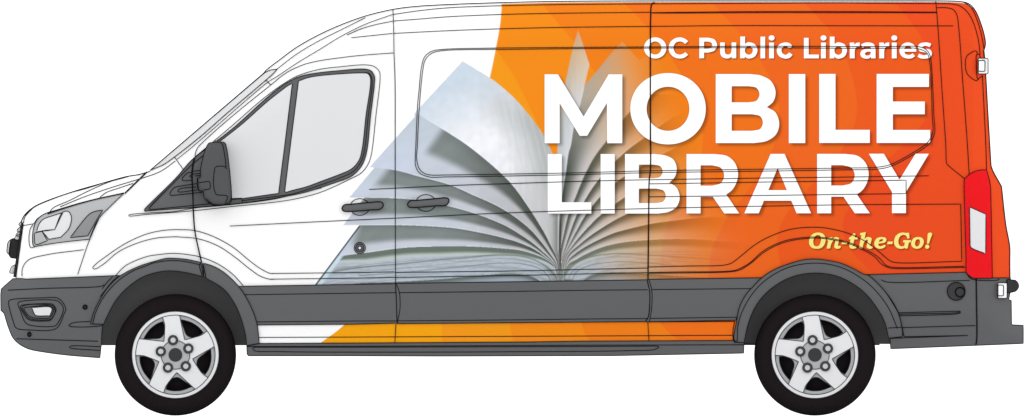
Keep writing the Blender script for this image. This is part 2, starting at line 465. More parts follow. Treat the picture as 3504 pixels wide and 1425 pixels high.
def letters(word, glyphs, m, parent, off=0.009):
    cn = 'yellow italic' if m is M_yellow else 'white'
    for ch, (outs, hs) in zip(word, glyphs):
        kind = {'-': 'hyphen', '!': 'exclamation_mark'}.get(ch, 'letter')
        slab(kind, outs, m, parent, off, 0.0015, holes=hs, grid=14.0, multi=True, label='%s %s%s' % (cn, kind.replace('_', ' '), ' ' + ch if kind == 'letter' else ''))

# ------------------------------------------------------------------ printed book graphic (colour per vertex)
def fn_y(s):   # y as a function of x
    p = np.array(path(s)); o = np.argsort(p[:, 0]); return p[o, 0], p[o, 1]
def fn_x(s):   # x as a function of y
    p = np.array(path(s)); o = np.argsort(p[:, 1]); return p[o, 1], p[o, 0]
def ev(f, t, lo=None, hi=None): return np.interp(t, f[0], f[1], left=lo, right=hi)
def mixc(a, b, t):
    t = np.clip(t, 0, 1)[..., None]
    return a * (1 - t) + b * t
def c255(*c): return np.array(c, float) / 255

BND = [fn_x('n 1640,5 1660,100 F 0,360 130,560 230,760 290,890 n 1850,500 1860,980'),
       fn_x('n 1848,5 1910,81 1967,148 2029,238 2062,286 2092,350 2110,420 2118,500 2080,700 2020,980'),
       fn_x('n 2129,5 2217,95 2291,191 2333,257 2378,340 2402,430 2404,500 2390,570 2340,680 2280,780 2250,980'),
       fn_x('n 2433,5 2510,91 2567,157 2634,267 2665,358 2668,400 2658,470 2620,560 2548,667 2491,743 2457,805 2436,858 2425,920 2430,985'),
       fn_x('n 2748,5 2796,57 2849,119 2891,191 2918,270 2932,345 2930,400 2918,443 2891,495 2845,560 2782,629 2710,705 2667,781 2660,829 2670,900 2690,985'),
       fn_x('n 3059,5 3095,48 3152,129 3185,215 3196,286 3185,372 3138,448 3042,543 2965,630 2900,719 2884,762 2888,805 2905,850 2950,900 2990,945 3010,985')]
LEFT_EDGE = fn_x('n 1718,5 1712,80 1700,150 1676,267 1640,400 1630,985')

rngs = np.random.RandomState(4)
NOISE = rngs.rand(400, 400)
def noise(x, y, sx, sy):
    u = np.abs(x / sx) % 399; v = np.abs(y / sy) % 399
    i = u.astype(int); j = v.astype(int); a = smooth(u - i); b = smooth(v - j)
    return (NOISE[j, i] * (1 - a) * (1 - b) + NOISE[j, i + 1] * a * (1 - b) + NOISE[j + 1, i] * (1 - a) * b + NOISE[j + 1, i + 1] * a * b)

def print_colour(X, Y):
    c = np.ones(X.shape + (3,))
    band = np.array([hexc(h) for h in BANDS])
    oc = np.broadcast_to(band[1], c.shape).copy()
    for k, b in enumerate(BND):
        oc = mixc(oc, band[k + 2], (X - ev(b, Y)) / 2.5 + .5)
    orange = mixc(c, oc, (X - ev(LEFT_EDGE, Y)) / 2.5 + .5)
    c = orange.copy()
    # ---- right pages --------------------------------------------------
    g2 = fn_x('F 583,218 665,465 630,610 600,740 555,900 530,1048 J 550,80 520,230 495,400 470,560 455,700 452,800 450,1000 X 1640,900')
    g2 = fn_x('F 665,465 630,610 600,740 555,900 530,1048 J 515,260 495,400 470,560 455,700 452,800 450,1000 X 1640,900')
    sp_l = fn_x('F 583,218 550,330 500,560 460,760 445,1000 J 437,200 437,700 436,900 X 1600,900')
    sp_r = fn_x('F 583,218 625,340 665,465')
    Gs = {4: 'J 1100,-160 1020,-90 954,-34 900,28 790,170 700,290 630,420 560,590 515,700 482,838 460,960 X 1660,900',
          5: 'J 1500,-120 1400,-60 1258,10 1160,75 1060,150 950,230 850,320 740,440 680,520 625,610 575,700 523,838 490,940 470,1010 X 1665,900',
          6: 'J 1600,100 1400,170 1258,235 1100,315 1000,375 915,428 850,475 740,575 690,635 640,700 562,838 510,940 480,1010 X 1670,900',
          7: 'J 1900,260 1500,330 1258,405 1100,480 1020,525 915,580 850,625 750,700 614,838 540,930 495,1000 X 1675,900',
          8: 'J 2100,470 1500,540 1258,585 1212,597 1130,630 1030,665 930,700 850,740 694,838 590,920 510,1000 X 1680,900',
          9: 'J 2100,700 1738,718 1498,722 1258,748 1100,770 920,812 832,838 650,925 560,985 515,1030 X 1685,900',
          10: 'J 2200,945 1818,910 1658,898 1458,882 1258,878 1090,885 900,903 760,935 640,985 560,1030 X 1800,520 1720,650 1690,900'}
    FX = {k: fn_x(v) for k, v in Gs.items()}; FY = {k: fn_y(v) for k, v in Gs.items()}
    FX[3] = g2
    def rightof(k):
        if k <= 6: return X > ev(FX[k], Y, 9e3, None)
        return (Y > ev(FY[k], X)) & (X > 1915)
    # fade of the right half into the orange
    x1 = np.interp(Y, [100, 250, 400, 650, 850, 960], [2230, 2300, 2370, 2500, 2620, 2590])
    al = 1 - smooth((X - 1975) / (x1 - 1975)) ** 0.85
    page = c.copy()
    dk = c255(84, 91, 83); lt = c255(206, 202, 202); hi = c255(222, 224, 230)
    cover = np.zeros(X.shape)
    # the page behind everything on the right (peak page)
    peak = fn_y('F 625,620 720,510 800,410 900,300* 960,365 1020,432* 1100,400 1258,520')
    m = (X > ev(g2, Y, 1960, None)) & ((Y > ev(peak, X)) | (Y > 330)) & (X < 2420)
    v = (X - ev(g2, Y)) / np.maximum(ev(FX[4], Y, 2200, None) - ev(g2, Y), 4)
    dkt = mixc(np.broadcast_to(dk, c.shape), c255(180, 172, 160), 1 - (Y - 330) / 250)
    pc = mixc(dkt, lt, smooth(v / 0.95))
    page[m] = pc[m]; cover[m] = 1
    for k in range(4, 10):
        if k <= 5:
            v = (X - ev(FX[k], Y)) / np.maximum(ev(FX[k + 1], Y, 2500, None) - ev(FX[k], Y), 3)
        else:
            v = (Y - ev(FY[k], X)) / np.maximum(ev(FY[k + 1], X) - ev(FY[k], X), 3)
        m = rightof(k)
        pc = mixc(np.broadcast_to(dk, c.shape), lt, smooth((v - 0.08) / 0.72))
        pc = mixc(pc, hi, smooth((v - 0.86) / 0.1))
        page[m] = pc[m]; cover[m] = 1
    # lower block on the right
    y10 = ev(FY[10], X)
    m = rightof(10)
    d = Y - y10
    wd = np.interp(X, [1920, 2000, 2150, 2400, 2700], [8, 22, 30, 34, 34])
    pc = mixc(np.broadcast_to(c255(112, 122, 112), c.shape), c255(190, 198, 192), smooth((d / wd - 0.45) / 0.5))
    stack = mixc(np.broadcast_to(c255(176, 190, 202), c.shape), c255(204, 208, 216), noise(X, Y, 14, 2.6) * .8)
    pc = mixc(pc, stack, smooth((d - wd) / 8))
    for s, w, k_ in (('X 1690,830 1730,700 1850,560 2100,430 2576,355 Y 0,297 500,315 1000,345 1900,400 2300,430', 3.6, .8),
                     ('X 1770,830 1830,690 2050,530 2576,410 Y 0,350 500,375 1500,440 2300,480', 1.8, .5),
                     ('X 1845,830 1900,700 2100,580 2576,500 Y 0,412 500,433 1000,480 1900,525 2300,540', 2.8, .7)):
        f = fn_y(s); dd = np.abs(Y - ev(f, X))
        w = w * np.where(X < 1985, 1 + (1985 - X) / 16, 1)
        pc = mixc(pc, c255(112, 116, 108), k_ * (1 - smooth(dd / w)))
    pc = mixc(pc, c255(122, 128, 124), .28 * (noise(X * .3, (Y - y10) * (1 + .0) - wd, 60, 3.4) > .62) * smooth((d - wd - 6) / 4))
    f = fn_y('X 2040,830 2120,770 2200,730 2400,695 2576,680 Y 0,572 500,588 800,612 1400,648 2300,665')
    dd = Y - ev(f, X)
    pc4 = mixc(np.broadcast_to(c255(104, 114, 110), c.shape), c255(170, 182, 196), smooth(dd / 26))
    mm = (dd > 0) & (X > 1996)
    pc[mm] = pc4[mm]
    page[m] = pc[m]; cover[m] = 1
    cover[X < 1912] = 0
    c = mixc(c, page, cover * al)
    # spike page
    m = (X > ev(sp_l, Y)) & (X < np.where(Y < 222, ev(sp_r, Y), ev(g2, Y))) & (Y > 104)
    u = (X - ev(sp_l, Y)) / np.maximum(ev(g2, Y) - ev(sp_l, Y), 3)
    pc = mixc(np.broadcast_to(c255(196, 200, 200), c.shape), c255(216, 219, 224), smooth(u)) + (noise(X, Y, 4, 60)[..., None] - .5) * .03
    pc = mixc(pc, c255(50, 58, 56), smooth((Y - 700) / 120) * smooth((u - .45) / .4))
    pc = mixc(pc, c255(140, 144, 142), smooth((Y - 860) / 60))
    a = np.interp(Y, [104, 200, 330, 420], [.55, .72, .93, 1.0])
    c[m] = mixc(c, pc, a)[m]
    # bright rim of the spike page
    dd = np.abs(X - ev(g2, Y) + 1.5)
    c = mixc(c, c255(226, 232, 238), .85 * (1 - smooth(dd / 3.2)) * ((Y > 300) & (Y < 720)))
    # ---- left pages ----------------------------------------------------
    spine = 'X 1610,690 1615,860'
    e0 = fn_y('n 1422,384* 1583,210* E 1208,560 F 0,595 130,710 250,850 345,985 J 365,190 400,270 428,420 436,640 438,980')
    e = [None,
         fn_y('n 1422,388 E 870,930 1050,1048 I 1050,205 1258,380 J 110,490 240,670 350,850 X 1450,180 1560,400 1600,560 1618,860'),
         fn_y('I 345,362 530,385 700,430 920,490 1080,560 1258,640 J 130,720 240,810 X 1300,150 1450,350 1560,520 1612,860'),
         fn_y('I 200,580 500,585 700,600 900,640 1100,695 1258,755 J 75,790 X 900,0 1150,170 1400,390 1540,550 1606,860'),
         fn_y('I 155,780 500,778 750,785 950,800 1100,825 1258,858 X 600,70 850,140 1150,265 1350,400 1500,530 1600,860'),
         fn_y('W 100,350 550,228 680,205 1080,155 I 600,940 900,930 X 0,225 330,240 620,262 900,290 1150,355 1400,465 1560,620 1590,860')]
    lf = [None, None, ((1419.5, 400), (1264.5, 572.7)), ((1279, 577), (1195.4, 676.6)), ((1245.5, 679), (1174, 772)), ((1231, 773.5), (1081, 975))]
    start = [None, None, (1515, 443, .72), (1324, 586, .84), (1240, 690, .5), (1222, 790, .35)]
    xs = 1917.0
    x_s0 = {2: 1520, 3: 1330, 4: 1260, 5: 1240}
    prev = e0
    def topf(i, f):          # upper border of sheet i : its slanting left side, then the sheet above
        y = ev(f, X)
        (xa, ya), (xb, yb) = lf[i]
        line = ya + (X - xa) * (yb - ya) / (xb - xa)
        return np.where(X < xa, line, y)
    # bottom block first
    y5 = ev(e[5], X)
    (xa, ya), (xb, yb) = lf[5]
    xl = xa + (Y - ya) * (xb - xa) / (yb - ya)
    block = (X > xl) & (X < xs) & (Y > y5 - 2) & (Y > 770)
    d = Y - y5
    wd = np.interp(X, [1150, 1250, 1500, 1800, 1915], [16, 30, 32, 22, 5])
    pc = mixc(np.broadcast_to(c255(108, 120, 112), c.shape), c255(192, 203, 200), smooth((d / wd - 0.45) / 0.5))
    stack = mixc(np.broadcast_to(c255(172, 186, 198), c.shape), c255(202, 208, 220), noise(X, Y, 14, 2.6) * .8)
    pc = mixc(pc, stack, smooth((d - wd) / 6))
    for s, w, k_ in (('W 350,560 900,470 1680,400 2576,310 X 0,425 400,385 700,380 950,400 1200,470 1400,600 1500,700 1600,830', 3.8, .8),
                     ('W 400,520 1000,420 1680,350 2576,285 X 0,400 400,380 n 1700,873', 2.2, .55),
                     ('W 700,560 1680,490 2576,410 X 0,495 400,450 800,445 1100,500 1350,610 1540,830', 1.8, .5),
                     ('W 900,640 1680,580 2576,500 X 0,575 400,530 900,525 1200,590 1350,670 1470,835', 2.6, .7)):
        f = fn_y(s); dd = np.abs(Y - ev(f, X, -99, -99))
        w = w * np.where(X > 1850, 1 + (X - 1850) / 16, 1)
        pc = mixc(pc, c255(108, 112, 104), k_ * (1 - smooth(dd / w)))
    pc = mixc(pc, c255(122, 128, 124), .28 * (noise(X * .3, d - wd, 60, 3.4) > .62) * smooth((d - wd - 6) / 4))
    f = fn_y('W 700,830 900,800 1680,770 2576,715 X 300,732 700,705 950,720 1100,750 1200,790 1280,840')
    dd = Y - ev(f, X)
    pc4 = mixc(np.broadcast_to(c255(98, 108, 104), c.shape), c255(170, 184, 198), smooth(dd / 24))
    mm = (dd > 0) & (X < 1846)
    pc[mm] = pc4[mm]
    pc = mixc(pc, c255(206, 226, 236), (1 - smooth((X - xl - 14) / 12)))
    c[block] = pc[block]
    for i in (5, 4, 3, 2):
        t = topf(i, e[i - 1]); b = ev(e[i], X)
        m = (Y > t) & (Y < b) & (X > lf[i][1][0]) & (X < xs)
        if i == 5: m = m & (X > xl)
        # height of the shadow side relative to the sheet above
        v = (Y - ev(e[i - 1], X)) / np.maximum(b - ev(e[i - 1], X), 2)
        q = smooth((X - 1500) / 380)
        d0 = mixc(np.broadcast_to(c255(132, 140, 140), c.shape), c255(84, 90, 83), q)
        l0 = mixc(np.broadcast_to(c255(202, 208, 219), c.shape), c255(192, 191, 194), q)
        kk = {2: (.50, .22), 3: (.48, .3), 4: (.52, .25), 5: (.55, .3)}[i]
        pc = mixc(d0, l0, smooth((v - kk[0] + .05 + .1 * q) / (kk[1] + .1 * q)))
        d1 = mixc(d0 * .93, d0, smooth(v / .3)); pc = np.where((v < .3)[..., None], np.minimum(pc, d1), pc)
        pc = mixc(pc, c255(230, 233, 242), (1 - smooth((b - Y) / 5)) * .85)
        dcut = (Y - ev(e[i - 1], X)); pc = mixc(pc, c255(70, 77, 72), .35 * (1 - smooth(dcut / 6)) * smooth((X - x_s0[i]) / 120))
        x_s, y_s, sl = start[i]
        lit = 1 - smooth((X - (x_s - (Y - y_s) * sl) + 22) / 44)
        tipc = mixc(np.broadcast_to(c255(194, 204, 214), c.shape), c255(206, 215, 232), v)
        pc = mixc(pc, tipc, lit)
        pc = pc + (noise(X + Y, Y, 30, 30)[..., None] - .5) * .02
        c[m] = pc[m]
    # first big page
    t = ev(e0, X); b = ev(e[1], X)
    m = (Y > t) & (Y < b) & (X > 1422) & (X < xs - 1)
    pc = mixc(np.broadcast_to(c255(203, 217, 231), c.shape), c255(243, 244, 249), smooth(((X - 1583) * .55 + (Y - 210)) / 330))
    pc = pc + (noise(X + Y * .7, Y - X * .6, 22, 22)[..., None] - .5) * .03
    eo = np.argsort(e0[1][e0[0] > 1583]); ex = np.interp(Y, e0[1][e0[0] > 1583][eo], e0[0][e0[0] > 1583][eo])
    gr = (1 - smooth((ex - X) / 185)) * smooth((Y - 250) / 190)
    gr = gr * (.78 + .3 * noise(X - Y * .25, Y * .06, 7, 30))
    pc = mixc(pc, c255(176, 181, 180), gr * .9)
    pc = mixc(pc, c255(208, 209, 212), smooth((Y - 560) / 160) * smooth((1900 - X) / 40) * .8)
    pc = mixc(pc, c255(128, 126, 122), smooth((X - 1885) / 28) * smooth((Y - 560) / 200) * .85)
    hl = (b - Y); pc = mixc(pc, c255(232, 236, 244), (1 - smooth(hl / 5)) * smooth((X - 1500) / 100) * .7)
    pc = pc + (noise(X, Y * .05, 9, 40)[..., None] - .5) * .025 * smooth((X - 1650) / 60)[..., None]
    c[m] = pc[m]
    # dark cover edge
    dx = X - xl
    m = (Y > 773)
    c = mixc(c, c255(36, 50, 54), m * (1 - smooth((np.abs(dx) - 1.6) / 2.2)))
    # gutter
    c = mixc(c, c255(44, 52, 50), .75 * (1 - smooth(np.abs(X - 1917) / 5)) * smooth((Y - 720) / 60) * (1 - smooth((Y - 905) / 40)))
    c = mixc(c, c255(132, 146, 150), .7 * (1 - smooth(np.abs(X - 1919) / 10)) * smooth((Y - 900) / 30))
    return np.clip(c, 0, 1)

top_np = np.array(path(HOODL + ROOFL)); top_np = top_np[(top_np[:, 1] < 420)]
_m = top_np[:, 0] < 3380; top_np = top_np[_m]
def top_y(x): return np.interp(x, top_np[:, 0], top_np[:, 1])

STEP = 2.5
def make_print():
    xsv = np.arange(1072.0, 3330.1, STEP)
    ny = 400
    T = top_y(xsv) + 5.5
    T = np.where(xsv < 1353, 430.0, T)
    v = np.linspace(0, 1, ny)
    X = np.repeat(xsv[None, :], ny, 0); BT = np.full(len(xsv), 986.0)
    aa = 1 - ((xsv - 2791) / 250) ** 2; kk_ = aa > 0
    BT[kk_] = np.minimum(986, 1160 - 258 * np.sqrt(aa[kk_]))
    Y = T[None, :] + (BT[None, :] - T[None, :]) * v[:, None]
    col_ = sum(print_colour(X + a, Y + b) for a in (-.65, .65) for b in (-.65, .65)) / 4
    # drop shadows that are printed with the lettering
    rg = 2.5
    gx_ = np.arange(1800, 3330, rg); gy_ = np.arange(90, 900, rg)
    GX, GY_ = np.meshgrid(gx_, gy_)
    def mask(glyphs, dx, dy, blur, softness):
        r = np.zeros(GX.shape)
        for outs, hs in glyphs:
            for k, pl in enumerate(outs + hs):
                p = np.array(pl); a = p.min(0); b = p.max(0)
                i0, i1 = np.searchsorted(gx_, (a[0] + dx - 4, b[0] + dx + 4)); j0, j1 = np.searchsorted(gy_, (a[1] + dy - 4, b[1] + dy + 4))
                mm = inside(GX[j0:j1, i0:i1] - dx, GY_[j0:j1, i0:i1] - dy, pl)
                if k < len(outs): r[j0:j1, i0:i1][mm] = 1
                else: r[j0:j1, i0:i1][mm] = 0
        for _ in range(blur):
            r = (np.roll(r, 1, 0) + r * 2 + np.roll(r, -1, 0)) / 4; r = (np.roll(r, 1, 1) + r * 2 + np.roll(r, -1, 1)) / 4
        return r * softness
    sh = np.maximum(mask(G_main, 8.5, 8.5, 6, .30), mask(G_lib, 8.5, 8.5, 6, .30))
    sh = np.maximum(sh, np.maximum(mask(G_top, 4.2, 4.3, 1, .30), mask(G_go, 4.1, 4.1, 1, .30)))
    fx = np.clip((X - gx_[0]) / rg, 0, len(gx_) - 1.001); fy = np.clip((Y - gy_[0]) / rg, 0, len(gy_) - 1.001)
    i = fx.astype(int); j = fy.astype(int); a = fx - i; b = fy - j
    s = sh[j, i] * (1 - a) * (1 - b) + sh[j, i + 1] * a * (1 - b) + sh[j + 1, i] * (1 - a) * b + sh[j + 1, i + 1] * a * b
    s = np.where((X < 1801) | (Y > 890) | (Y < 92), 0, s)
    col_ = col_ * (1 - s[..., None])
    rgb = np.maximum(lin(col_) * (1 - .04 * (X > 1640)[..., None]) / LIGHT - 0.08 * 0.05, 0.0025)
    rgb = np.minimum(rgb * (1 + .08 * smooth((col_.min(-1, keepdims=True) - .9) / .1)), .892)
    SX = S(X, Y)
    OFF = 0.0036 + 0.0026 * smooth((X - 1072) / 70) * np.where(X < 1353, smooth((Y - 430) / 50), 1.0)
    def piece(a, b, name, parent, label):
        sel = np.where((xsv >= a) & (xsv <= b + STEP))[0]
        n = len(sel)
        vs = np.stack([wx(X[:, sel]), -(SX[:, sel] + OFF[:, sel]), wz(Y[:, sel])], -1).reshape(-1, 3).astype(np.float32)
        idx = np.arange(ny * n).reshape(ny, n)
        q = np.stack([idx[:-1, :-1], idx[1:, :-1], idx[1:, 1:], idx[:-1, 1:]], -1).reshape(-1, 4)
        me = bpy.data.meshes.new(name)
        me.vertices.add(len(vs)); me.vertices.foreach_set('co', vs.ravel())
        me.loops.add(q.size); me.loops.foreach_set('vertex_index', q.ravel().astype(np.int32))
        me.polygons.add(len(q)); me.polygons.foreach_set('loop_start', np.arange(0, q.size, 4, dtype=np.int32))
        me.update(calc_edges=True)
        me.polygons.foreach_set('use_smooth', np.ones(len(q), bool))
        at = me.color_attributes.new('print', 'FLOAT_COLOR', 'POINT')
        cc = np.ones((ny * n, 4), np.float32); cc[:, :3] = rgb[:, sel].reshape(-1, 3)
        at.data.foreach_set('color', cc.ravel())
        me.materials.append(M_print)
        o = bpy.data.objects.new(name, me); col.objects.link(o); o.parent = parent; o['label'] = label
    piece(1072, 1350, 'printed_graphic', door, 'pale fanned page tips of the book graphic on the front door')
    piece(1352, 2220, 'printed_graphic', sdoor, 'open book graphic and amber bands on the sliding door')
    piece(2222, 3331, 'printed_graphic', body, 'orange banded graphic on the rear side panel')
make_print()
letters('OCPublicLibraries', G_top, M_letter, body)
letters('MOBILE', G_main, M_letter, body)
letters('LIBRARY', G_lib, M_letter, body)
letters('On-the-Go!', G_go, M_yellow, body)

# orange rear corner
rear_right = path('H 892,53* 915,85 950,170 975,255 983,320 970,370* 985,530* L 1002,0 1023,350* 1035,385 1098,500* 1130,780 1152,895 1158,940 1158,1048 R 1006,185*')
slab('rear_corner_panel', [(3328, 21)] + rear_right + [(3328, 952)], M_band[7], van, 0.0062, 0.005, grid=16.0)

# ------------------------------------------------------------------ glass
wscreen = C('C 236,801* 1052,102* 1100,82* 1150,78* 1110,120 1000,215 800,385 600,560 410,710 330,765*')
solid('windscreen', wscreen, M_glass, van, 0.007, 10.0)
fr_out = C('A 1036,458 1050,440 1258,234 C 545,722 720,590 850,487 D 0,727 100,643 200,578 280,545 400,523 550,508 730,497 775,510 800,550 800,600 I 352,0 325,250 290,350 215,428 100,473 0,507 M 1150,331 1000,363 690,410 340,443 0,468 A 1060,475 1040,470')
pane1 = C('C 735,600* 900,470 D 0,757 60,706 130,652 180,615 210,600* 155,1048* M 950,340* 690,378* 600,385*')
pane2 = C('D 255,583* 330,557 450,540 720,525 752,530 770,560 I 318,0 290,240 268,315 215,375 140,410 0,463 M 1150,293 1050,319 1005,333* 995,325* 1035,0* D 198,1048*')
frame = slab('window_frame', fr_out, M_clad, door, 0.011, 0.007, both=True, grid=10.0)
slab('window_pane', pane1, M_glass, door, 0.0140, 0.002, both=True, grid=14.0)
slab('window_pane', pane2, M_glass, door, 0.0140, 0.002, both=True, grid=14.0)
loops('window_trim_line', [fr_out, pane1, pane2], door, 0.0155, 2.0)
ribbon('window_trim_line', ['D 735,521 765,532 782,575 I 335,0 305,260 280,330 225,395 130,440 0,488 M 1050,345 950,360 690,393', 'M 688,375 690,410', 'M 612,378 688,375',
        'A 1258,252 1072,442 1068,452 1080,455 1258,440 M 460,415', 'A 1072,442 1258,252 M 335,128 420,60',
        'M 325,190 300,192 258,235 262,247 325,246', 'M 325,205 312,215 315,222 325,222', 'M 332,182 390,176', 'M 332,203 388,197', 'M 350,216 390,211',
        'M 365,270 225,292 200,300 170,345 178,354 220,352 405,332', 'M 365,316 230,329 228,320 245,307 360,294*'], door, 0.0158, 2.0)

# ------------------------------------------------------------------ grey plastic
F_OUT1 = 'B 617,418* 640,340 680,255 740,165 822,88 A 1000,862 1100,830 M 140,807 190,805 300,815 393,836* '
flareF1 = C(F_OUT1 + 'M 413,940* 300,912 190,897 B 1090,62 970,100 860,180 790,260 730,370 708,420*')
flareF2 = C('M 408,840* 480,862 560,908 660,1003 N 480,230 530,330 560,425 574,550* 487,566* 480,500 455,400 405,280 330,180 210,105* ')
flareR = C('P 1020,538* 1040,543* 1022,525 1040,395 1060,300 1105,215 1150,165 Q 215,100 300,45 420,0 K 950,1025 1030,1021 1100,1028 1200,1048 Q 830,35 915,80 940,85 1050,190 1110,280 1150,355 1175,480 1172,505* 1080,515* 1050,400 1000,310 920,210 820,135 720,90 583,70 440,90 330,140 240,210 170,300 120,420 92,545* 25,543*')
bump = C('B 105,107* 88,107* 30,158* 7,180* 4,220* 5,325* 27,345* 60,450 90,515 130,555 180,583 220,596 430,628 683,650* 692,566* 700,440 725,340 780,220* 822,86* 175,111* 150,107*')
fb = solid('front_bumper', bump, M_clad, van, 0.010, 18.0)
rbump = C('R 95,165* 735,150* 750,175* 775,187* 1010,185* 1012,250* 1000,320* 1015,325* 1017,470* 1022,478* 1090,480* 1090,595* 795,607* 262,628* 258,570* 238,480 205,400 150,300 60,240* 20,125*')
rb = solid('rear_bumper', rbump, M_clad, van, 0.010, 18.0)
mould1 = C('N 430,160* O 305,143* 312,260* 316,412* 0,420* N 561,425* 530,330 480,230*')
mould2 = C('O 307,141* P 427,116* 445,200 445,280 435,370 415,402* O 318,416* 315,330 313,262*')
mould3 = C('P 429,113* 1198,102* Q 225,100* P 1145,175 1105,220 1062,300 1042,372 1035,392* 417,404* 437,370 447,280 447,200*')
sill = C('N 575,551* O 0,548* 1198,541* P 0,535* 1020,531* 1040,543* 1091,545* 1088,618* 200,635* O 600,638* 0,636* N 500,636* 490,625* 487,568*')
for o, nme, par in ((flareF1, 'wheel_arch_trim', van), (flareF2, 'wheel_arch_trim', van), (flareR, 'wheel_arch_trim', van)):
    slab(nme, o, M_clad, par, 0.022, 0.019, both=True, grid=18.0, pillow=0.004, prad=8)
slab('side_moulding', mould1, M_clad, door, 0.013, 0.009, both=True)
slab('side_moulding', mould2, M_clad, sdoor, 0.013, 0.009, both=True)
slab('side_moulding', mould3, M_clad, van, 0.013, 0.009, both=True)
slab('sill', sill, M_clad, van, 0.012, 0.010, both=True)
# painted sill strip with its bands
strip = C('N 561,426* O 0,420* 316,414* 1198,407* P 0,403* 1042,392* 1022,533* 0,538* O 1198,543* 0,548* N 574,551*')
far = [(2700, 1300), (2700, 1050)]
regs = [poly('N 1160,420 1100,470 985,552') + far, [(1512, 1100), (1513, 1180)] + far, poly('O 1088,400 1093,450 1112,550') + far,
        poly('P 0,480 -30,400') [::-1] + poly('P 45,545') + far, poly('P 505,395 515,405 560,460 655,545') + far]
regs[3] = [(1985, 1095), (2000, 1140), (2024, 1175)] + far
slab('painted_sill_strip', strip, [M_white, M_band[0], M_band[1], M_band[2], M_band[3], M_band[4]], van, 0.008, 0.006, grid=24.0, regions=regs)

# outlines and pressed lines of the plastic
loops('bumper_edge_line', [bump], fb, 0.0125, 2.0, inset=0)
loops('bumper_edge_line', [rbump], rb, 0.0125, 2.0)
loops('arch_edge_line', [flareF1, flareF2, flareR], van, 0.0245, 2.0, inset=0)
loops('moulding_edge_line', [mould1, mould2, mould3, sill], van, 0.0150, 2.0)
ribbon('moulding_crease', ['O 311,141 332,200 338,280 335,330 318,415', 'P 440,112 456,170 462,225 458,320 443,404', 'N 472,218 O 0,208 310,204', 'O 335,204 1198,194 P 0,188 432,184', 'P 460,183 1140,176', 'N 560,404 O 0,398 315,397', 'O 325,397 1198,389 P 0,384 432,381',
        'P 450,380 1040,372', 'N 487,572 O 0,570 1198,565 P 0,563 1090,560', 'N 1198,577* 545,577* 528,585 540,600 700,606 850,609 O 600,610 1198,607 P 0,605 300,600 480,592 510,575 490,569* 0,572* O 0,577*'],
       van, 0.0152, 1.9)
ribbon('sill_strip_crease', ['N 573,510 O 1198,502 P 1015,495', 'P 1026,400 1015,460 1015,535', 'P 445,404 1026,401'], van, 0.0105, 2.0)
ribbon('bumper_crease', ['B 53,187 300,175 690,160 712,150', 'B 112,519 670,536', 'B 686,573* 480,571 475,580 500,586 683,599*', 'B 615,401 500,410 470,428 480,435 700,428 707,420',
        'B 770,95 730,135 698,177', 'B 822,88 790,105 740,160 685,232'], fb, 0.0132, 2.0)
loops('fog_lamp_bezel', [C('B 60,260 85,250 300,239 385,239 420,260 449,315 435,355 395,440 350,460 220,460 110,445 90,400 58,280'),
        C('B 122,275 145,263 370,255 400,265 433,310 385,425 360,435 200,425 170,405 140,330'),
        C('B 140,295 165,287 330,279 358,283 383,318 375,345 345,392 310,398 200,390 172,365'),
        C('B 152,300 340,287 362,295 377,330 350,383 320,390 205,382 180,360'),
        C('B 163,310 200,302 345,297 366,320 340,375 310,380 215,373 188,355')], fb, 0.0130, 2.0)
slab('fog_lamp', C('B 217,306* 345,303 355,318 340,362* 245,360 235,350'), M_lens, fb, 0.0135, 0.003, both=True)
loops('fog_lamp_edge', [C('B 217,306* 345,303 355,318 340,362* 245,360 235,350')], fb, 0.0150, 2.0)
for cx, cy, rx, ry in ((581, 303, 15, 15), (200, 489, 12, 16)):
    slab('parking_sensor', ell('B', cx, cy, rx * .8, ry * .8, 20), M_nut, fb, 0.014, 0.003)
    loops('sensor_ring', [ell('B', cx, cy, rx, ry, 24), ell('B', cx, cy, rx * .5, ry * .55, 20)], fb, 0.0155, 2.4)
ribbon('bumper_crease', ['R 203,197 235,210 757,201', 'R 310,403 695,393* 697,402 680,409 316,422', 'R 310,412 680,402 697,397', 'R 242,498 790,483', 'R 255,563 745,545* 345,552',
        'R 735,152 755,185 785,197 935,197 940,190', 'R 120,165 200,240 265,320 310,403 335,500 345,550'], rb, 0.0132, 2.0)
ribbon('bumper_gap', ['R 796,187 797,590 792,602'], rb, 0.0134, 4.0)
ribbon('arch_crease', ['Q 45,540 50,430 80,330 150,210 250,110 400,30 583,2 750,30 900,110 1000,200 1080,310 1140,450',
        'B 633,418 650,350 690,262 750,180 830,105 920,50 1000,20 A 1100,840 M 190,822 300,833 383,852', 'M 390,842 383,856 405,940', 'M 400,838 428,943', 'M 408,890 418,940', 'Q 1075,446 1170,440'],
       van, 0.0248, 2.0)
slab('tow_hook_cover', ell('R', 671, 269, 56, 56), M_dark, rb, 0.014, 0.004)
loops('tow_hook_ring', [ell('R', 671, 269, 56, 56), ell('R', 695, 274, 31, 31), ell('R', 695, 274, 27, 27)], rb, 0.0165, 2.2)

